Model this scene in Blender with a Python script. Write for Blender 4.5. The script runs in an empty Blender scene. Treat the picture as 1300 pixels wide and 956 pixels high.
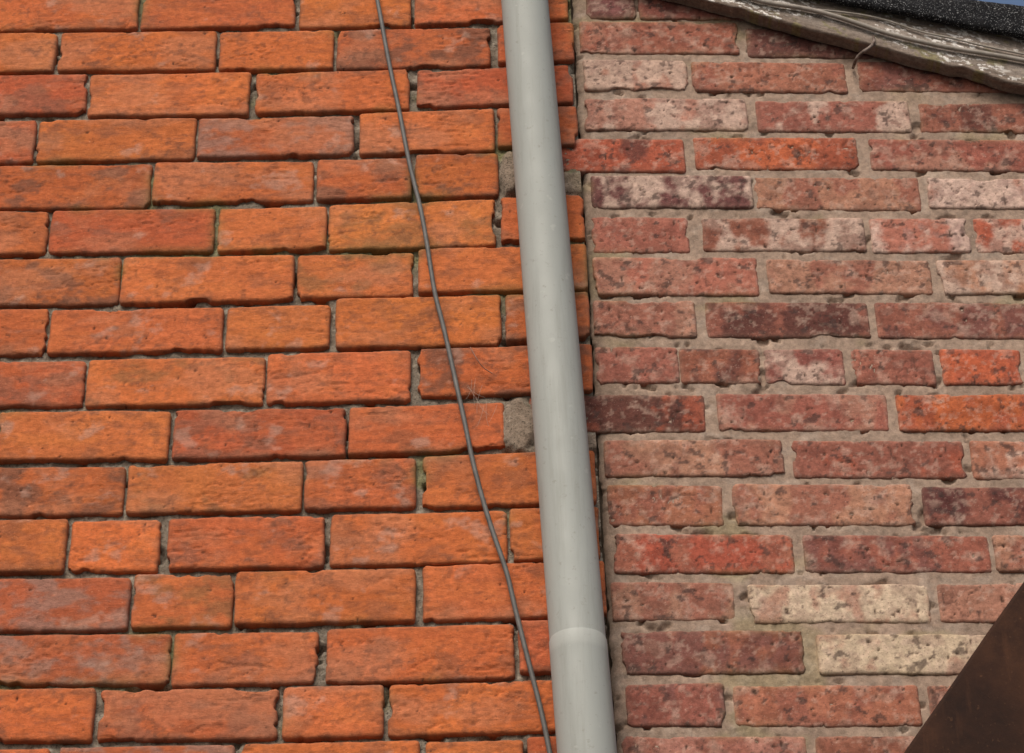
import bpy, math, random
import numpy as np
from mathutils import Vector, Matrix
random.seed(7)

# ------------------------------------------------------------------ camera
FPX = 3100.0
TH = math.radians(35); ROLL = math.radians(1.3)
DIST = FPX/980.0
F = Vector((0, math.cos(TH), math.sin(TH)))
R0 = Vector((1, 0, 0)); U0 = Vector((0, -math.sin(TH), math.cos(TH)))
U = U0*math.cos(ROLL)+R0*math.sin(ROLL)
R = R0*math.cos(ROLL)-U0*math.sin(ROLL)
CAM = Vector((0, -DIST*math.cos(TH), 1.6))
cam_d = bpy.data.cameras.new("camera"); cam = bpy.data.objects.new("camera", cam_d)
bpy.context.collection.objects.link(cam)
M = Matrix((R, U, -F)).transposed().to_4x4(); M.translation = CAM
cam.matrix_world = M
cam_d.sensor_width = 36; cam_d.lens = 36*FPX/1300; cam_d.clip_end = 2000; cam_d.clip_start = 0.05
bpy.context.scene.camera = cam

def W(x, y, yp=0.0):
    """survey measurement -> point on the vertical plane Y = yp (metres)"""
    d = F + R*((x-650)/FPX) + U*((478-y)/FPX)
    t = (yp-CAM.y)/d.y
    p = CAM+d*t
    return p.x, p.z

# ------------------------------------------------------------------ noise
def _h(i, j, s):
    v = np.sin(i*127.1+j*311.7+s*74.7)*43758.5453
    return v-np.floor(v)
def vn(x, y, s):
    xi = np.floor(x); yi = np.floor(y); fx = x-xi; fy = y-yi
    fx = fx*fx*(3-2*fx); fy = fy*fy*(3-2*fy)
    a = _h(xi, yi, s); b = _h(xi+1, yi, s); c = _h(xi, yi+1, s); d = _h(xi+1, yi+1, s)
    return (a*(1-fx)+b*fx)*(1-fy)+(c*(1-fx)+d*fx)*fy
def fbm(x, y, s, o=4):
    t = 0; a = .5; n = 0
    for k in range(o):
        ca, sa = math.cos(k*.9), math.sin(k*.9)
        xx = (x*ca+y*sa)*2**k+k*3.7; yy = (y*ca-x*sa)*2**k+k*9.1
        t = t+a*vn(xx, yy, s+k*1.3); n += a; a *= .58
    return t/n
def ss(a, b, x):
    t = np.clip((x-a)/(b-a), 0, 1); return t*t*(3-2*t)
def mix(c, d, m):
    return c*(1-m[..., None])+np.asarray(d)*m[..., None]

class Acc:
    def __init__(s): s.v = []; s.f = []; s.c = []; s.n = 0
    def add(s, v, f, c):
        s.v.append(v); s.f.append(f+s.n); s.c.append(c); s.n += len(v)
    def build(s, name, mat, parent=None, smooth=True):
        v = np.concatenate(s.v); f = np.concatenate(s.f); c = np.concatenate(s.c)
        me = bpy.data.meshes.new(name)
        me.vertices.add(len(v)); me.vertices.foreach_set("co", v.astype(np.float32).ravel())
        me.loops.add(f.size); me.loops.foreach_set("vertex_index", f.astype(np.int32).ravel())
        me.polygons.add(len(f))
        me.polygons.foreach_set("loop_start", (np.arange(len(f))*4).astype(np.int32))
        me.polygons.foreach_set("use_smooth", np.full(len(f), smooth, dtype=bool))
        me.update(calc_edges=True); me.validate()
        a = me.attributes.new("col", 'FLOAT_COLOR', 'POINT')
        cc = np.ones((len(v), 4), np.float32); cc[:, :3] = np.clip(c, 0.002, 1)
        a.data.foreach_set("color", cc.ravel())
        me.materials.append(mat)
        o = bpy.data.objects.new(name, me); bpy.context.collection.objects.link(o)
        if parent: o.parent = parent
        return o
def grid_faces(nx, nz):
    i = np.arange(nx-1)[:, None]*nz+np.arange(nz-1)[None, :]
    i = i.ravel()
    return np.stack([i, i+nz, i+nz+1, i+1], 1)

def empty(name):
    e = bpy.data.objects.new(name, None); bpy.context.collection.objects.link(e); return e

# ------------------------------------------------------------------ materials
def N(nt, t, **k):
    n = nt.nodes.new(t)
    for a, b in k.items():
        if a in n.inputs: n.inputs[a].default_value = b
        else: setattr(n, a, b)
    return n
def noise(nt, co, scale, detail=5, rough=.6, stretch=None):
    n = N(nt, 'ShaderNodeTexNoise'); n.inputs['Scale'].default_value = scale
    n.inputs['Detail'].default_value = detail; n.inputs['Roughness'].default_value = rough
    if stretch:
        m = N(nt, 'ShaderNodeMapping'); m.inputs['Scale'].default_value = stretch
        nt.links.new(co, m.inputs[0]); co = m.outputs[0]
    nt.links.new(co, n.inputs['Vector']); return n.outputs['Fac']
def ramp(nt, fac, stops):
    r = N(nt, 'ShaderNodeValToRGB'); e = r.color_ramp.elements
    while len(e) < len(stops): e.new(.5)
    for k, (p, c) in enumerate(stops):
        e[k].position = p
        e[k].color = (c, c, c, 1) if isinstance(c, (int, float)) else (*c, 1)
    nt.links.new(fac, r.inputs[0]); return r.outputs[0]
def mx(nt, fac, a, b, mode='MIX'):
    m = N(nt, 'ShaderNodeMix', data_type='RGBA', blend_type=mode)
    for s, val in ((m.inputs[0], fac), (m.inputs[6], a), (m.inputs[7], b)):
        if isinstance(val, (int, float)): s.default_value = val
        elif isinstance(val, tuple): s.default_value = (*val, 1)
        else: nt.links.new(val, s)
    return m.outputs[2]
def newmat(name):
    m = bpy.data.materials.new(name); m.use_nodes = True; nt = m.node_tree
    b = nt.nodes['Principled BSDF']; tc = N(nt, 'ShaderNodeTexCoord')
    return m, nt, b, tc.outputs['Object']
def bump(nt, b, hs):
    prev = None
    for h, dist, st in hs:
        n = N(nt, 'ShaderNodeBump'); n.inputs['Strength'].default_value = st; n.inputs['Distance'].default_value = dist
        nt.links.new(h, n.inputs['Height'])
        if prev: nt.links.new(prev, n.inputs['Normal'])
        prev = n.outputs[0]
    nt.links.new(prev, b.inputs['Normal'])

def masonry(name, speck, speck_amt, light, b1, b2, streak, thr=.62, var=(.68, 1.26)):
    m, nt, b, co = newmat(name)
    at = N(nt, 'ShaderNodeAttribute', attribute_name='col')
    n1 = noise(nt, co, 120, 4, .7)
    n2 = noise(nt, co, 55, 4, .75, streak)
    n3 = noise(nt, co, 400, 3, .7)
    c = mx(nt, 1.0, at.outputs['Color'], ramp(nt, n1, [(.3, var[0]), (.7, var[1])]), 'MULTIPLY')
    c = mx(nt, 1.0, c, ramp(nt, n2, [(.3, .84), (.65, 1.11)]), 'MULTIPLY')
    c = mx(nt, ramp(nt, n3, [(thr, 0.0), (thr+.07, speck_amt)]), c, speck)
    c = mx(nt, ramp(nt, n3, [(.29, .5), (.36, 0.0)]), c, light)
    nt.links.new(c, b.inputs['Base Color'])
    b.inputs['Roughness'].default_value = .95
    b.inputs['Specular IOR Level'].default_value = .2
    bump(nt, b, [(n2, .003, b1), (n3, .001, b2)])
    return m
M_LB = masonry("orange_brick", (.15, .055, .03), .6, (.60, .30, .18), .45, .65, (1, 1, 2.6), .62, (.78, 1.18))
M_RB = masonry("weathered_red_brick", (.07, .038, .035), .65, (.56, .42, .35), .35, .6, (1, 1, 1.6), .60, (.68, 1.26))
M_LM = masonry("dark_lime_mortar", (.04, .033, .027), .8, (.5, .46, .38), .9, 1.0, (1, 1, 1), .56)
M_RM = masonry("sand_mortar", (.12, .085, .065), .5, (.56, .47, .40), .35, .6, (1, 1, 1))
M_WD = masonry("weathered_painted_timber", (.09, .07, .06), .6, (.5, .47, .43), .5, .6, (.3, 1, 3), .58)

# ------------------------------------------------------------------ bricks
def brick(acc, XL, XR, ztl, ztr, zbl, zbr, yp, proud, res, style, base, sec, amt, seed, skirt=.03):
    w = XR-XL; h = ztl-zbl
    nu = max(4, int(w/res)+1); nv = max(4, int(h/res)+1)
    u = np.linspace(0, 1, nu)[:, None]*np.ones((1, nv)); v = np.ones((nu, 1))*np.linspace(0, 1, nv)[None, :]
    X = XL+w*u
    Z = (zbl*(1-u)+zbr*u)*(1-v)+(ztl*(1-u)+ztr*u)*v
    du = np.minimum(u, 1-u)*w; dv = np.minimum(v, 1-v)*h
    su = np.where(u < .5, 1, -1.); sv = np.where(v < .5, 1, -1.)
    r = .0055 if style == 'L' else .0045
    a = np.maximum(0, r-du); b = np.maximum(0, r-dv)
    m = np.maximum(a, b)/np.maximum(1e-9, np.hypot(a, b)); m = np.where((a > 0) & (b > 0), m, 1)
    dX = (a-a*m)*su; dZ = (b-b*m)*sv
    wob = .0034 if style == 'L' else .0032
    chipk = .045 if style == 'L' else .045
    k1 = np.exp(-dv/.0045); k2 = np.exp(-du/.005)
    n1 = fbm(X*38, v.round()*7.3+seed, seed, 5); n2 = fbm(Z*38, u.round()*7.7+seed, seed+3, 5)
    e1 = wob*(n1-.60)+chipk*np.clip(fbm(X*17, v.round()*5.1, seed+9, 5)-.66, 0, .12)
    e2 = wob*(n2-.55)+chipk*np.clip(fbm(Z*20, u.round()*5.1, seed+5, 5)-.62, 0, .12)
    X0 = X.copy(); Z0 = Z.copy()
    X = X+dX+k2*e2*su; Z = Z+dZ+k1*e1*sv
    d = np.minimum(du, dv)
    rd = .0030 if style == 'L' else .0024
    tilt = (vn(np.array(seed*1.7), np.array(2.), 5)-.5)
    Y = yp-proud+rd*np.exp(-d/.0014)
    Y = Y+.002*(u-.5)*tilt*2
    if style == 'L':
        Y = Y+.0020*(fbm(X0*22, Z0*60, seed+1, 5)-.5)+.0008*(fbm(X0*150, Z0*260, seed+2, 3)-.5)
        cr = fbm(X0*14, Z0*60, seed+4, 3)
        Y = Y+.0020*np.exp(-((cr-.5)/.016)**2)*ss(.54, .64, fbm(X0*12, Z0*20, seed+6, 2))
        pt_ = .865
    else:
        Y = Y+.0017*(fbm(X0*30, Z0*45, seed+1, 5)-.5)+.0009*(fbm(X0*200, Z0*200, seed+2, 3)-.5)
        cr = fbm(X0*35, Z0*20, seed+4, 3)
        crk = np.exp(-((cr-.5)/.010)**2)*ss(.56, .62, fbm(X0*14, Z0*20, seed+6, 2))
        Y = Y+.002*crk
        pt_ = .815
    pit = np.clip(vn(X0*170+seed, Z0*170, seed+7)*.75+vn(X0*330, Z0*330, seed+8)*.25-pt_, 0, 1); Y = Y+pit*.025
    # ---- colour
    base = np.array(base)
    C = np.ones((nu, nv, 3))*base
    lo = fbm(X0*14, Z0*22, seed+11, 4)
    C = C*(.82+.36*lo)[..., None]
    moss = ss(.56, .70, fbm(X0*7, Z0*11, 201., 4))
    if style == 'L':
        yel = ss(.48, .72, fbm(X0*20, Z0*30, seed+13, 4))
        C = mix(C, base*np.array([1.08, 1.16, 1.05]), yel*.6)
        sn = fbm(X0*24, Z0*40, seed+12, 6)+.05*np.exp(-v*h/.012)
        dk = ss(.60-.17*amt, .76-.14*amt, sn)
        C = mix(C, sec, dk*min(.78, .30+.5*amt))
        fd = ss(.50, .68, fbm(X0*11, Z0*17, 203., 5)); C = mix(C, (.43, .185, .105), fd*.38)
        st = ss(.58, .70, fbm(X0*45, Z0*180, seed+14, 4)); C = mix(C, (.17, .062, .035), st*.36)
        sp = ss(.60, .68, fbm(X0*110, Z0*130, seed+24, 3))*ss(.4, .6, lo); C = mix(C, (.10, .05, .035), sp*.40)
        wh = ss(.66, .78, fbm(X0*26, Z0*32, seed+19, 5)); C = mix(C, (.42, .27, .21), wh*.4)
        ed = np.exp(-d/.0028)*(.2+.8*fbm(X0*60, Z0*60, seed+15, 2)); C = mix(C, (.15, .085, .055), np.clip(ed, 0, 1)*.6)
        C = mix(C, (.20, .16, .05), np.exp(-d/.006)*moss*.45)
    else:
        band = fbm(u*w*26+seed, v*.5+seed, seed+16, 3)
        blot = fbm(X0*34, Z0*36, seed+12, 6)
        f = ss(.61-.30*amt, .69-.26*amt, band*.60+blot*.40)
        C = mix(C, sec, f*.80)
        wl = ss(.58, .70, fbm(X0*44, Z0*52, seed+21, 6)); C = mix(C, (.45, .32, .25), wl*.34)
        wl = ss(.62, .68, fbm(X0*120, Z0*120, seed+23, 3)); C = mix(C, (.48, .34, .27), wl*.30)
        br = ss(.53, .66, fbm(X0*50, Z0*55, seed+25, 5)); C = mix(C, base*np.array([.55, .48, .50]), br*.50)
        bk = ss(.655, .70, fbm(X0*75, Z0*85, seed+22, 4)); C = mix(C, (.055, .034, .03), bk*.7)
        C = mix(C, (.06, .035, .03), crk*.6)
        ed = np.exp(-d/.0035)*(.1+.9*fbm(X0*50, Z0*50, seed+15, 2)); C = mix(C, (.31, .21, .155), np.clip(ed, 0, 1)*.5)
        C = mix(C, (.24, .20, .07), np.exp(-d/.004)*moss*.25)
    P = pit*12; C = mix(C, (.05, .028, .02), np.clip(P, 0, .85))
    V = np.stack([X, Y, Z], -1).reshape(-1, 3); Cc = C.reshape(-1, 3)
    Fg = grid_faces(nu, nv)
    idx = np.arange(nu*nv).reshape(nu, nv)
    ring = np.concatenate([idx[:-1, 0], idx[-1, :-1], idx[:0:-1, -1], idx[0, :0:-1]])
    V2 = V[ring].copy(); V2[:, 1] = yp+skirt
    nr = len(ring); k = np.arange(nr); kn = (k+1) % nr; off = nu*nv
    Fs = np.stack([ring[k], off+k, off+kn, ring[kn]], 1)
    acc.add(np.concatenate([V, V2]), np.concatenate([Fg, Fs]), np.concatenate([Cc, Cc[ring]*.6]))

YL = 0.0; YR = 0.008
HI = .0021; LO = .012
LK = {'o': ((.480, .128, .043), (.20, .080, .045), .35), 'b': ((.53, .145, .046), (.3, .11, .05), .1),
      'd': ((.42, .108, .040), (.13, .065, .045), .80), 'r': ((.42, .102, .042), (.20, .09, .06), .50),
      'y': ((.48, .138, .044), (.19, .10, .045), .6), 'g': ((.39, .098, .044), (.25, .155, .125), .75)}
RK = {'p': (.345, .168, .118), 'r': (.33, .085, .048), 'm': (.265, .095, .066), 'w': (.49, .355, .285),
      'k': (.105, .040, .033), 'o': (.46, .118, .050), 'n': (.315, .120, .078), 'v': (.165, .068, .058)}

L = [
 [(-18,175,-14,37,'o'),(181,374,-16,34,'r'),(381,521,-18,32,'o'),(527,722,-20,27,'o')],
 [(-130,70,42,91,'o'),(76,273,41,89,'o'),(279,423,39,87,'o'),(428,622,36,84,'d'),(632,727,31,77,'r')],
 [(-85,109,95,144,'r'),(114,316,94,146,'o'),(325,519,91,141,'o'),(530,729,85,132,'r')],
 [(-160,43,152,205,'r'),(48,247,150,202,'o'),(252,448,149,197,'g'),(457,627,141,194,'o'),(632,733,136,183,'r')],
 [(-18,190,208,263,'d'),(195,397,205,256,'o'),(403,522,202,252,'d'),(528,632,196,249,'d')],
 [(-148,59,268,322,'o'),(64,271,265,319,'r'),(277,414,264,317,'o'),(418,629,256,314,'y'),(636,740,249,306,'o')],
 [(-62,151,328,386,'d'),(155,372,326,383,'o'),(378,524,321,376,'y'),(532,744,313,369,'o')],
 [(-155,61,393,449,'o'),(63,282,391,447,'o'),(288,418,388,442,'b'),(427,636,377,439,'o'),(642,746,373,430,'d')],
 [(-110,106,459,514,'r'),(111,335,455,514,'y'),(340,521,448,510,'o'),(529,750,439,499,'d')],
 [(-4,214,523,583,'o'),(221,438,520,580,'r'),(443,640,514,573,'o')],
 [(-65,157,592,653,'d'),(162,383,588,649,'y'),(387,527,584,645,'r'),(537,758,576,640,'o')],
 [(-140,83,661,726,'o'),(89,201,660,724,'b'),(213,411,657,721,'r'),(420,643,651,715,'o'),(648,762,644,708,'o')],
 [(-60,163,734,799,'g'),(169,295,729,795,'y'),(299,527,724,791,'o'),(537,766,714,783,'o')],
 [(-12,215,806,868,'g'),(220,403,802,867,'r'),(415,652,796,864,'o'),(659,771,786,852,'r')],
 [(-110,118,876,941,'o'),(126,352,874,938,'r'),(360,486,871,935,'o'),(494,775,865,929,'o')],
 [(-50,60,950,1016,'o'),(68,296,947,1014,'g'),(304,532,944,1010,'o'),(540,664,939,1004,'b'),(671,779,934,1000,'r')],
]
Rr = [
 [(744,806,-18,23,'v','k',.4),(811,1010,-14,25,'m','k',.4)],
 [(736,937,28,68,'m','p',.2),(948,1150,36,73,'v','k',.5)],
 [(741,873,77,115,'w','n',.3),(879,1074,80,117,'n','m',.4),(1090,1290,78,116,'m','v',.4)],
 [(742,948,125,165,'p','w',.7),(961,1155,128,167,'m','w',.3),(1169,1372,131,168,'m','k',.35)],
 [(655,869,176,217,'r','k',.35),(882,1089,174,215,'r','o',.4),(1105,1312,176,216,'m','p',.3)],
 [(751,955,223,264,'v','w',.45),(958,1168,224,266,'p','m',.4),(1178,1388,227,265,'w','n',.4)],
 [(752,874,275,320,'n','m',.6),(892,1098,277,319,'m','w',.50),(1106,1230,277,320,'w','r',.45),(1237,1360,277,320,'r','w',.5)],
 [(753,962,327,374,'n','p',.45),(975,1182,329,372,'p','m',.35),(1191,1400,330,373,'p','w',.5)],
 [(754,883,382,428,'p','m',.45),(897,1103,383,428,'k','m',.4),(1113,1325,384,429,'m','v',.4)],
 [(757,861,440,486,'n','m',.5),(864,965,443,486,'n','k',.35),(971,1072,442,487,'m','w',.8),(1081,1186,443,487,'n','m',.5),(1195,1297,443,488,'o','r',.5),(1304,1410,443,488,'m','p',.5)],
 [(672,895,501,548,'k','r',.3),(911,1127,500,546,'m','p',.5),(1140,1357,501,547,'o','r',.4)],
 [(767,994,558,604,'p','m',.6),(1006,1225,559,606,'m','r',.35),(1234,1460,560,607,'n','w',.3)],
 [(772,917,615,667,'n','m',.45),(931,1160,614,666,'p','m',.5),(1173,1400,619,667,'k','m',.35)],
 [(779,1007,678,727,'r','n',.35),(1021,1257,679,727,'m','v',.5),(1263,1490,679,726,'p','m',.4)],
 [(777,933,738,787,'p','m',.4),(951,1180,741,791,'w','p',.45),(1192,1310,741,789,'p','m',.4)],
 [(789,1022,801,855,'m','v',.5),(1038,1270,805,855,'w','p',.45),(1282,1400,805,855,'n','m',.4)],
 [(795,920,868,921,'m','v',.4),(932,1168,869,922,'n','m',.4),(1180,1410,869,922,'p','m',.4)],
 [(790,1025,934,988,'p','m',.4),(1038,1270,935,989,'m','n',.4),(1284,1400,935,989,'n','m',.4)],
]
b0 = W(725, 30); b1 = W(767, 750)
def xb(z): return b0[0]+(z-b0[1])*(b1[0]-b0[0])/(b1[1]-b0[1])

YB = -0.018
q0 = W(840, -14, YB); q1 = W(1300, 108, YB)
BS = (q1[1]-q0[1])/(q1[0]-q0[0])
def zroof(x): return q0[1]+(x-q0[0])*BS

accL = Acc(); accR = Acc()
sd = 1.0
def jit(c, s, a=.08):
    r = random.Random(s); k = 1+r.uniform(-a, a); return (c[0]*k, c[1]*k*(1+r.uniform(-.07, .07)), c[2]*k*(1+r.uniform(-.10, .06)))
def put(acc, style, XL, XR, zt, zb, kind, res):
    global sd
    sd += 1.37
    if style == 'L':
        base, sec, amt = LK[kind[0]]; yp = YL; proud = random.uniform(-.0012, .0022); ja = .08
    else:
        base = RK[kind[0]]; sec = RK[kind[1]]; amt = kind[2]; yp = YR; proud = random.uniform(-.0005, .0015); ja = .13
    brick(acc, XL, XR, zt[0], zt[1], zb[0], zb[1], yp, proud, res, style, jit(base, sd, ja), sec, amt, sd)

XMIN = -2.2; XMAX = 2.4
def rk():
    return (random.choice('pppnnmmrwko'), random.choice('pmmwvk'), random.uniform(.25, .5))
def run(acc, style, x0, x1, zt, zb, res):
    g = .008 if style == 'L' else .012
    x = x0
    while x < x1-.05:
        w = .217 if random.random() < .68 else .104
        if x+w > x1: w = x1-x
        if x1-(x+w) < .06: w = x1-x
        j = random.uniform(-.0015, .0015)
        kind = random.choice('ooooobrrdyg') if style == 'L' else rk()
        rr = res if (abs(x+w/2) < .80) else LO
        if w > .04 and not (style == 'R' and (zt+zb)/2 > zroof(x+w/2)+.02):
            put(acc, style, x, x+w, (zt+j, zt+j), (zb+j, zb+j), kind, rr)
        x += w+g

def sl(x, y, style):
    if style == 'L': return -(0.008+0.022*max(0, x)/650)
    return .008-.010*y/867
for style, rows, acc, yp in (('L', L, accL, YL), ('R', Rr, accR, YR)):
    for row in rows:
        ends = []
        for bk in row:
            x0, x1, yt, yb = bk[:4]; kind = bk[4:] if style == 'R' else bk[4]
            yc = (yt+yb)/2; s = sl((x0+x1)/2, yc, style); hw = (x1-x0)/2
            g = .6 if style == 'L' else .3
            j = [random.uniform(-1, 1) for _ in range(4)]
            XL = W(x0-g, yc, yp)[0]; XR = W(x1+g, yc, yp)[0]
            if style == 'L' and bk is row[-1] and x1 > 700: XR = xb(W(x1, yc)[1])+random.uniform(-.007, .003)
            ztl = W(x0, yt-g-s*hw+j[0], yp)[1]; ztr = W(x1, yt-g+s*hw+j[1], yp)[1]
            zbl = W(x0, yb+g-s*hw+j[2], yp)[1]; zbr = W(x1, yb+g+s*hw+j[3], yp)[1]
            put(acc, style, XL, XR, (ztl, ztr), (zbl, zbr), kind, HI)
            ends.append((XL, XR, ztl, ztr, zbl, zbr))
        if style == 'L':
            e = ends[0]; n = int((e[0]-XMIN)/.225)+1
            run(acc, 'L', e[0]-n*.225, e[0]-.008, e[2], e[4], LO)
        else:
            e = ends[-1]
            run(acc, 'R', e[1]+.012, XMAX, e[3], e[5], LO)
    def rowz(row):
        b = row[0] if style == 'L' else row[1 if len(row) > 1 else 0]
        return W((b[0]+b[1])/2, b[2], yp)[1], W((b[0]+b[1])/2, b[3], yp)[1]
    t0, bb0 = rowz(rows[1]); t1, bb1 = rowz(rows[-1])
    pitch = (t0-t1)/(len(rows)-2); hh = pitch-(.008 if style == 'L' else .013)
    zt = t1-pitch; par = 0
    while zt > 0.08:
        if style == 'L': run(acc, 'L', XMIN-par*.1125, xb(zt)-.002, zt, zt-hh, LO)
        else: run(acc, 'R', xb(zt)+.012, XMAX, zt, zt-hh, LO)
        zt -= pitch; par = 1-par
    if style == 'L':
        zt = rowz(rows[0])[0]+pitch
        while zt < 5.2:
            run(acc, 'L', XMIN-par*.1125, xb(zt)-.002, zt+.004, zt+.004-hh, LO); zt += pitch; par = 1-par

wallL = empty("brick_wall"); wallR = empty("brick_wall.001")
accL.build("orange_bricks", M_LB, wallL); accR.build("red_bricks", M_RB, wallR)

# ------------------------------------------------------------------ mortar beds
def axis(a, b, lo, hi, fine, coarse):
    parts = []
    if a < lo: parts.append(np.arange(a, lo, coarse))
    parts.append(np.arange(max(a, lo), min(b, hi), fine))
    if b > hi: parts.append(np.arange(hi, b, coarse))
    parts.append(np.array([b])); return np.unique(np.concatenate(parts))
def patch(X, Z, px, py, rx, rz):
    cx, cz = W(px, py); d = np.sqrt(((X-cx)/rx)**2+((Z-cz)/rz)**2)+(fbm(X*60, Z*60, 3., 3)-.5)*.7
    return 1-ss(.8, 1.15, d)
xs = axis(XMIN-.2, 0, -.78, 0, .0030, .03)
zs = axis(0, 5.3, 2.7, 4.15, .0030, .03)
Zg = np.ones((len(xs), 1))*zs[None, :]
edge = xb(zs)+.001
Xg = xs[:, None]+(ss(-.5, 0, xs))[:, None]*edge[None, :]
P = np.maximum(patch(Xg, Zg, 648, 218, .014, .038), patch(Xg, Zg, 658, 540, .024, .044))
P = np.maximum(P, patch(Xg, Zg, 720, 232, .05, .020)); P = np.maximum(P, patch(Xg, Zg, 740, 562, .03, .016))
Yg = YL+.0080+.009*(fbm(Xg*45, Zg*45, 51., 5)-.5)+.003*(fbm(Xg*180, Zg*180, 52., 2)-.5)
Yg = Yg*(1-P)+(YL-.001+.006*(fbm(Xg*50, Zg*50, 58., 5)-.5))*P
hole = ss(.66, .74, fbm(Xg*28, Zg*40, 53., 3)); Yg = Yg+hole*.012*(1-P)
c = np.ones(Xg.shape+(3,))*np.array([.19, .158, .122])
c = c*(.55+.9*fbm(Xg*40, Zg*40, 54., 4))[..., None]
c = mix(c, (.36, .32, .26), ss(.60, .7, fbm(Xg*120, Zg*120, 56., 2))*.6)
c = mix(c, (.15, .155, .055), ss(.54, .68, fbm(Xg*7, Zg*11, 201., 4))*(.4+.6*fbm(Xg*70, Zg*70, 55., 3))*.85)
c = mix(c, (.24, .18, .135), P*.8)
a = Acc(); a.add(np.stack([Xg, Yg, Zg], -1).reshape(-1, 3), grid_faces(*Xg.shape), c.reshape(-1, 3))
a.build("mortar", M_LM, wallL)
xs = axis(0, XMAX+.1, 0, .75, .0030, .03)
zs = axis(0, 4.4, 2.7, 4.12, .0030, .03)
Zg = np.ones((len(xs), 1))*zs[None, :]
wob = .010*(fbm(zs*40, zs*0, 61., 5)-.5)
Xg = xs[:, None]+(1-ss(0, .5, xs))[:, None]*(xb(zs)+.0035+wob)[None, :]
Zg = np.minimum(Zg, zroof(Xg)+.05)
Yg = YR+.0024+.0028*(fbm(Xg*40, Zg*40, 62., 5)-.5)+.0014*(fbm(Xg*160, Zg*160, 63., 2)-.5)
Yg = Yg+.005*np.exp(-(xs[:, None])/.004)
Yg = Yg+.006*ss(.68, .76, fbm(Xg*40, Zg*60, 66., 3))
c = np.ones(Xg.shape+(3,))*np.array([.295, .212, .160])
c = c*(.74+.52*fbm(Xg*25, Zg*30, 64., 4))[..., None]
c = mix(c, (.36, .285, .23), ss(.55, .7, fbm(Xg*40, Zg*50, 65., 3))*.5)
ms = ss(.62, .74, fbm(Xg*7, Zg*11, 201., 4)); c = mix(c, (.24, .21, .09), ms*.35)
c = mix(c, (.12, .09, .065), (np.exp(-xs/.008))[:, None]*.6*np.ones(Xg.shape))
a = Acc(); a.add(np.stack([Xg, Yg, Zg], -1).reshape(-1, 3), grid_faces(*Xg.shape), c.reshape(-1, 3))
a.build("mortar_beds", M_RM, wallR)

def box(name, x0, x1, y0, y1, z0, z1, mat, parent=None, bev=0):
    me = bpy.data.meshes.new(name)
    v = [(x, y, z) for x in (x0, x1) for y in (y0, y1) for z in (z0, z1)]
    f = [(0, 1, 3, 2), (4, 6, 7, 5), (0, 4, 5, 1), (2, 3, 7, 6), (0, 2, 6, 4), (1, 5, 7, 3)]
    me.from_pydata(v, [], f); me.materials.append(mat)
    o = bpy.data.objects.new(name, me); bpy.context.collection.objects.link(o)
    if parent: o.parent = parent
    return o
m_core, nt, b, co = newmat("rubble_core")
nt.links.new(ramp(nt, noise(nt, co, 60, 5), [(.3, (.05, .037, .026)), (.7, (.14, .10, .07))]), b.inputs['Base Color']); b.inputs['Roughness'].default_value = 1
box("core", XMIN-.2, xb(3.4)+.05, .0285, .25, 0, 5.3, m_core, wallL)
box("core_infill", xb(3.4)+.051, XMAX+.1, .036, .25, 0, zroof(XMAX+.1), m_core, wallR)

# ------------------------------------------------------------------ drainpipe
m_pipe, nt, b, co = newmat("grey_pvc")
cc = ramp(nt, noise(nt, co, 5, 6, .6, (1, 1, .35)), [(.3, (.292, .308, .286)), (.7, (.352, .368, .344))])
cc = mx(nt, ramp(nt, noise(nt, co, 40, 6, .7, (1.6, 1.6, .12)), [(.50, 0.), (.8, .5)]), cc, (.19, .19, .16))
cc = mx(nt, ramp(nt, noise(nt, co, 110, 5, .7), [(.60, 0.), (.70, .45)]), cc, (.20, .19, .155))
cc = mx(nt, ramp(nt, noise(nt, co, 60, 3, .5), [(.68, 0.), (.74, .3)]), cc, (.5, .5, .47))
YP = -0.055
rp = .0333
pt = W(666, 0, YP); pb = W(738, 867, YP)
zc = W(731, 797, YP-rp)[1]
sx_ = N(nt, 'ShaderNodeSeparateXYZ'); nt.links.new(co, sx_.inputs[0])
mr = N(nt, 'ShaderNodeMapRange'); nt.links.new(sx_.outputs['Z'], mr.inputs['Value'])
mr.inputs['From Min'].default_value = zc-.022; mr.inputs['From Max'].default_value = zc-.016
m2 = N(nt, 'ShaderNodeMapRange'); nt.links.new(sx_.outputs['Z'], m2.inputs['Value'])
m2.inputs['From Min'].default_value = zc+.0005; m2.inputs['From Max'].default_value = zc-.0015
mu = N(nt, 'ShaderNodeMath', operation='MULTIPLY'); nt.links.new(mr.outputs[0], mu.inputs[0]); nt.links.new(m2.outputs[0], mu.inputs[1])
mu2 = N(nt, 'ShaderNodeMath', operation='MULTIPLY'); nt.links.new(mu.outputs[0], mu2.inputs[0]); mu2.inputs[1].default_value = .25
cc = mx(nt, mu2.outputs[0], cc, (.43, .44, .41))
nt.links.new(cc, b.inputs['Base Color'])
nt.links.new(ramp(nt, noise(nt, co, 30, 5), [(.3, .5), (.7, .7)]), b.inputs['Roughness'])
b.inputs['Specular IOR Level'].default_value = .35
bump(nt, b, [(noise(nt, co, 12, 3, .5), .002, .15), (noise(nt, co, 260, 4), .0005, .2)])
def paxis(z):
    t = (z-pt[1])/(pb[1]-pt[1]); return pt[0]+(pb[0]-pt[0])*t
prof = [(5.25, rp), (zc+.30, rp), (zc+.0012, rp), (zc, rp+.0001), (zc-.0004, rp+.0004), (zc-.0012, rp+.0008), (zc-.02, rp+.0010), (zc-.30, rp+.0010),
        (zc-.304, rp+.0005), (zc-.31, rp), (zc-1.2, rp), (.02, rp)]
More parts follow.
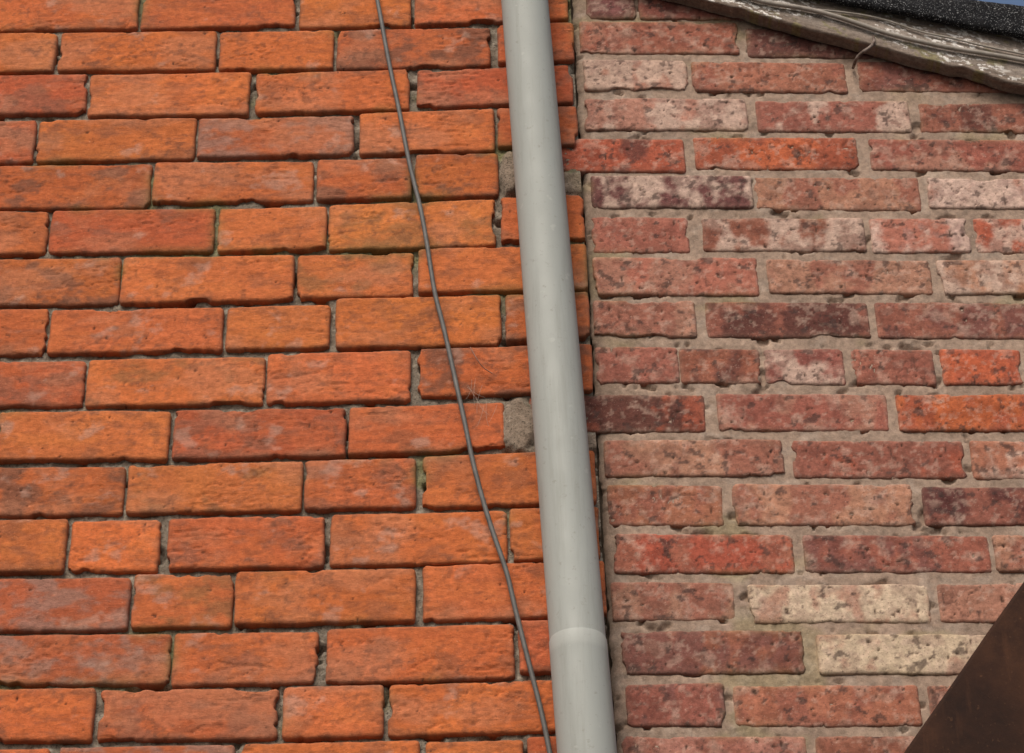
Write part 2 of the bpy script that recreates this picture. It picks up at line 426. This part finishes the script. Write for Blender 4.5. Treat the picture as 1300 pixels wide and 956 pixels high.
def lathe(name, prof, ax, y, mat, parent=None, seg=64):
    vs = []; fs = []
    for z, r in prof:
        for k in range(seg):
            a_ = 2*math.pi*k/seg; vs.append((ax(z)+r*math.cos(a_), y+r*math.sin(a_), z))
    for i in range(len(prof)-1):
        for k in range(seg):
            k2 = (k+1) % seg; fs.append((i*seg+k, (i+1)*seg+k, (i+1)*seg+k2, i*seg+k2))
    me = bpy.data.meshes.new(name); me.from_pydata(vs, [], fs); me.materials.append(mat)
    me.polygons.foreach_set("use_smooth", [True]*len(fs)); me.update()
    o = bpy.data.objects.new(name, me); bpy.context.collection.objects.link(o)
    if parent: o.parent = parent
    return o
dp = empty("drainpipe")
lathe("pipe", prof, paxis, YP, m_pipe, dp)
for zk in (1.0, 4.7):
    box("bracket", paxis(zk)-.05, paxis(zk)+.05, -.045, .004, zk-.012, zk+.012, m_pipe, dp)
    lathe("clip", [(zk-.012, rp), (zk-.012, rp+.004), (zk+.012, rp+.004), (zk+.012, rp)], paxis, YP, m_pipe, dp)

# ------------------------------------------------------------------ tubes (cables)
def tube(name, pts, rad, mat, parent=None):
    cu = bpy.data.curves.new(name, 'CURVE'); cu.dimensions = '3D'; cu.bevel_depth = rad; cu.bevel_resolution = 5; cu.use_fill_caps = True
    s = cu.splines.new('NURBS'); s.points.add(len(pts)-1); s.order_u = 4; s.use_endpoint_u = True; s.resolution_u = 8
    for p, q in zip(s.points, pts): p.co = (*q, 1)
    o = bpy.data.objects.new(name, cu); bpy.context.collection.objects.link(o)
    dg = bpy.context.evaluated_depsgraph_get(); me = bpy.data.meshes.new_from_object(o.evaluated_get(dg))
    bpy.data.objects.remove(o); me.materials.clear(); me.materials.append(mat)
    o = bpy.data.objects.new(name, me); bpy.context.collection.objects.link(o)
    for p in me.polygons: p.use_smooth = True
    if parent: o.parent = parent
    return o
m_cab, nt, b, co = newmat("grey_cable_sheath")
nt.links.new(ramp(nt, noise(nt, co, 60, 6, .7), [(.35, (.07, .068, .064)), (.7, (.135, .13, .12))]), b.inputs['Base Color'])
b.inputs['Roughness'].default_value = .6
def pl(pts, yp):
    out = []
    for q in pts:
        y_ = yp+(q[2] if len(q) > 2 else 0); x, z = W(q[0], q[1], y_); out.append((x, y_, z))
    return out
cp = [(455,-140),(466,-70),(477,-10),(484,25),(490,60),(498,100),(508,145),(516,190),(523,222),(532,255),(540,295),(546,335),(552,375),(560,402),(567,432),(575,468),(583,505),(590,535),(597,572),(606,610),(616,645),(627,680),(638,710),(646,735),(652,765),(661,800),(669,832),(678,867),(688,905),(697,950),(708,1010),(712,1100),(716,1300),(722,1700)]
tube("electrical_cable", pl(cp, -.0105), .0031, m_cab)

# ------------------------------------------------------------------ bargeboard
board = empty("wooden_bargeboard")
BW = .115
xA = xb(zroof(.1))+.006
sx = axis(xA, XMAX+.15, xA, .78, .0014, .02)
def board_rows():
    und = [(YR-.004+(YB+.003-(YR-.004))*k/10, 0.0) for k in range(11)]
    arr = [(YB+.001, .0008), (YB, .0026)]
    face = [(YB, .0026+(BW-.004)*k/84) for k in range(1, 85)]
    top = [(YB+.001, BW), (YR-.004, BW)]
    return np.array(und+arr+face+top)
pr = board_rows(); T = pr[:, 1][None, :]*np.ones((len(sx), 1)); S = sx[:, None]*np.ones((1, len(pr)))
Yb = pr[:, 0][None, :]*np.ones((len(sx), 1))
e_ = (fbm(sx*26, sx*0, 71., 5)-.5)*.007+np.clip(fbm(sx*14, sx*0+3, 73., 4)-.62, 0, 1)*.03
Zb = zroof(S)+T+e_[:, None]*np.exp(-T/.008)
gr = fbm(S*7, T*260, 74., 5); g2 = fbm(S*2.5, T*70+.8*fbm(S*6, T*8, 76., 2), 75., 3)
isf = ss(.0005, .003, T)
crack = np.exp(-((g2-.5)/.010)**2)*ss(.45, .6, fbm(S*5, T*30, 79., 2))
Yb = Yb+isf*((.5-gr)*.0014+crack*.003)+.0015*(fbm(S*6, T*0, 78., 3)-.5)
Zb = Zb+(1-isf)*(fbm(S*12, Yb*220, 80., 3)-.5)*.003
C = np.ones(S.shape+(3,))*np.array([.275, .228, .192])
C = C*(.60+.8*gr)[..., None]
C = mix(C, (.35, .30, .265), ss(.48, .63, fbm(S*12, T*60, 86., 4))*.55)
C = mix(C, (.07, .055, .045), crack*.75)
C = mix(C, (.17, .125, .095), (1-ss(.004, .018, T+.010*(fbm(S*30, T*80, 90., 3)-.5)))*.6)
wp = ss(.575, .60, fbm(S*130, T*260, 87., 4))*ss(.42, .55, fbm(S*14, T*34, 88., 3)+.08*ss(.02, .08, T))
C = mix(C, (.78, .75, .71), wp*.9*isf); Yb = Yb-wp*.0004
C = mix(C, (.20, .18, .07), ss(.64, .72, fbm(S*60, T*70, 89., 4))*.6)
a = Acc(); a.add(np.stack([S, Yb, Zb], -1).reshape(-1, 3), grid_faces(*S.shape), C.reshape(-1, 3))
a.build("board", M_WD, board)

m_cab2, nt, b, co = newmat("pale_cable_sheath")
nt.links.new(ramp(nt, noise(nt, co, 50, 6, .7), [(.35, (.22, .195, .165)), (.7, (.36, .32, .28))]), b.inputs['Base Color']); b.inputs['Roughness'].default_value = .85
tube("roof_cable", pl([(860,-40),(905,-18),(950,-2),(985,6),(1015,9),(1050,17),(1090,30),(1120,41),(1160,51),(1200,60),(1250,68),(1300,76),(1360,90),(1450,112)], YB-.006), .0034, m_cab2)
tube("thin_wire", pl([(1010,10,-.002),(1060,14,0),(1100,19,0),(1135,28,0),(1170,42,0),(1210,48,0),(1260,62,0),(1300,68,0),(1400,92,0)], YB-.004), .0014, m_cab2)
m_rust, nt, b, co = newmat("rusty_wire")
nt.links.new(ramp(nt, noise(nt, co, 90, 5), [(.4, (.08, .05, .035)), (.65, (.24, .19, .16))]), b.inputs['Base Color']); b.inputs['Roughness'].default_value = .8
tube("bent_wire_hook", pl([(1083,86,.026),(1085,80,.008),(1087,73,-.004),(1096,65,-.008),(1106,60,-.006),(1111,52,-.003),(1108,46,.004)], YB-.002), .0022, m_rust)

# ------------------------------------------------------------------ felt roof
def strip(name, prof_fn, x0, x1, nx, mat, parent, closed=True):
    xs_ = np.linspace(x0, x1, nx); vs = []; fs = []; m_ = None
    for x in xs_:
        pr = prof_fn(x); m_ = len(pr)
        for (y, z) in pr: vs.append((x, y, z))
    for i in range(nx-1):
        for k in range(m_ if closed else m_-1):
            k2 = (k+1) % m_; fs.append((i*m_+k, i*m_+k2, (i+1)*m_+k2, (i+1)*m_+k))
    if closed:
        fs.append(tuple(range(m_))); fs.append(tuple((nx-1)*m_+k for k in range(m_-1, -1, -1)))
    me = bpy.data.meshes.new(name); me.from_pydata(vs, [], fs); me.materials.append(mat)
    o = bpy.data.objects.new(name, me); bpy.context.collection.objects.link(o); o.parent = parent
    for p in me.polygons: p.use_smooth = len(p.vertices) == 4
    return o
def f1(x, s, fr, amp): return amp*(float(fbm(np.array(x*fr), np.array(.3), s, 4))-.5)
m_felt, nt, b, co = newmat("mineral_roofing_felt")
c1 = ramp(nt, noise(nt, co, 60, 6, .7), [(.35, (.007, .007, .008)), (.7, (.022, .022, .024))])
c1 = mx(nt, ramp(nt, noise(nt, co, 480, 3, .6), [(.60, 0.), (.64, .9)]), c1, (.26, .265, .27))
nt.links.new(c1, b.inputs['Base Color']); b.inputs['Roughness'].default_value = .95
b.inputs['Specular IOR Level'].default_value = .1
bump(nt, b, [(noise(nt, co, 500, 4), .0015, .8)])
YF = -.036
l0 = W(1050, -4, YF); l1 = W(1300, 46, YF); t0_ = W(1150, -12, YF); t1_ = W(1300, 5, YF)
roof = empty("felt_roof")
def fprof(x):
    zl = l0[1]+(x-l0[0])*(l1[1]-l0[1])/(l1[0]-l0[0])+f1(x, 81, 14, .010)+f1(x, 82, 60, .004)
    zt_ = t0_[1]+(x-t0_[0])*(t1_[1]-t0_[1])/(t1_[0]-t0_[0])+f1(x, 83, 9, .010)
    zt_ = max(zt_, zl+.02)
    w_ = f1(x, 84, 16, .010)
    pts = [(YB-.003, zl+.012), (YF+w_+.010, zl+.001), (YF+w_+.004, zl), (YF+w_, zl+.004)]
    for k in range(1, 8): pts.append((YF+w_+f1(x*1.3+k*.37, 85, 20, .006), zl+.004+(zt_-zl-.008)*k/8))
    pts += [(YF+w_+.003, zt_-.001), (YF+w_+.012, zt_), (YF+.1, zt_-.002), (1.6, zt_-.03), (1.6, zt_-.05), (.1, zl+.02), (YB+.01, zl+.03)]
    return pts
strip("felt_sheet", fprof, xA+.004, XMAX+.3, 500, m_felt, roof)

# ------------------------------------------------------------------ rusty sheet
m_rs, nt, b, co = newmat("dark_rusty_steel")
c1 = ramp(nt, noise(nt, co, 12, 8, .7), [(.3, (.013, .006, .004)), (.55, (.032, .013, .007)), (.8, (.065, .026, .012))])
c1 = mx(nt, ramp(nt, noise(nt, co, 150, 4), [(.62, 0.), (.7, .5)]), c1, (.11, .05, .025))
c1 = mx(nt, ramp(nt, noise(nt, co, 25, 6, .7, (1, 1, .15)), [(.58, 0.), (.75, .5)]), c1, (.10, .04, .018))
nt.links.new(c1, b.inputs['Base Color']); b.inputs['Roughness'].default_value = .85
b.inputs['Specular IOR Level'].default_value = .2
bump(nt, b, [(noise(nt, co, 30, 6), .003, .4), (noise(nt, co, 300, 4), .001, .4)])
YS = -.22
e = [W(*p, YS) for p in ((1060,1078),(1140,965),(1208,868),(1254,801),(1300,737),(1420,574))]
poly = [(e[0][0], 0.0)]+e+[(1.9, e[-1][1]), (1.9, 0.0)]
n_ = len(poly)
vs = [(x, YS, z) for x, z in poly]+[(x, YS+.045, z) for x, z in poly]
fs = [tuple(range(n_-1, -1, -1))]+[(k, (k+1) % n_, n_+(k+1) % n_, n_+k) for k in range(n_)]
me = bpy.data.meshes.new("rusty_metal_sheet"); me.from_pydata(vs, [], fs); me.materials.append(m_rs)
o = bpy.data.objects.new("rusty_metal_sheet", me); bpy.context.collection.objects.link(o)
bv = o.modifiers.new("bevel", 'BEVEL'); bv.width = .004; bv.segments = 3

# ------------------------------------------------------------------ dry twig + a few silk threads caught behind the cable
m_web, nt, b, co = newmat("cobweb_silk"); b.inputs['Base Color'].default_value = (.40, .33, .27, 1); b.inputs['Roughness'].default_value = .8
m_twig, nt, b, co = newmat("dry_twig"); b.inputs['Base Color'].default_value = (.22, .08, .04, 1)
web = empty("cobweb")
wr = random.Random(9)
for k in range(9):
    x0 = wr.uniform(592, 636); y0 = wr.uniform(470, 520); x1 = x0+wr.uniform(-12, 26); y1 = y0+wr.uniform(10, 40)
    tube("thread", pl([(x0, y0), ((x0+x1)/2+wr.uniform(-5, 5), (y0+y1)/2+4, -.002), (x1, y1)], -.004), .00013, m_web, web)
tube("twig", pl([(597,441),(603,452,-.004),(608,460,-.004),(614,468),(625,474)], -.007), .0008, m_twig, web)

# ------------------------------------------------------------------ ground
m_g, nt, b, co = newmat("tarmac")
nt.links.new(ramp(nt, noise(nt, co, 30, 8, .7), [(.3, (.05, .048, .045)), (.7, (.11, .105, .095))]), b.inputs['Base Color']); b.inputs['Roughness'].default_value = .95
me = bpy.data.meshes.new("ground"); s_ = 500
me.from_pydata([(-s_, -s_, 0), (s_, -s_, 0), (s_, s_, 0), (-s_, s_, 0)], [], [(0, 1, 2, 3)]); me.materials.append(m_g)
o = bpy.data.objects.new("ground", me); bpy.context.collection.objects.link(o)

# ------------------------------------------------------------------ light
sc = bpy.context.scene
w = bpy.data.worlds.new("World"); sc.world = w; w.use_nodes = True; nt = w.node_tree
sky = nt.nodes.new('ShaderNodeTexSky'); sky.sky_type = 'NISHITA'; sky.sun_disc = False
EL = math.radians(45); AZ = math.radians(196)
sky.sun_elevation = EL; sky.sun_rotation = AZ; sky.dust_density = 5.0; sky.air_density = 1.0
bg = nt.nodes['Background']; nt.links.new(sky.outputs[0], bg.inputs[0]); bg.inputs[1].default_value = .13
sd_ = bpy.data.lights.new("sun", 'SUN'); so = bpy.data.objects.new("sun", sd_); bpy.context.collection.objects.link(so)
sd_.energy = 1.95; sd_.angle = math.radians(26); sd_.color = (1, .94, .84)
dirv = Vector((math.sin(AZ)*math.cos(EL), math.cos(AZ)*math.cos(EL), math.sin(EL)))
so.rotation_euler = dirv.to_track_quat('Z', 'Y').to_euler()
sc.view_settings.view_transform = 'Standard'; sc.view_settings.look = 'None'; sc.view_settings.exposure = 0; sc.view_settings.gamma = 1
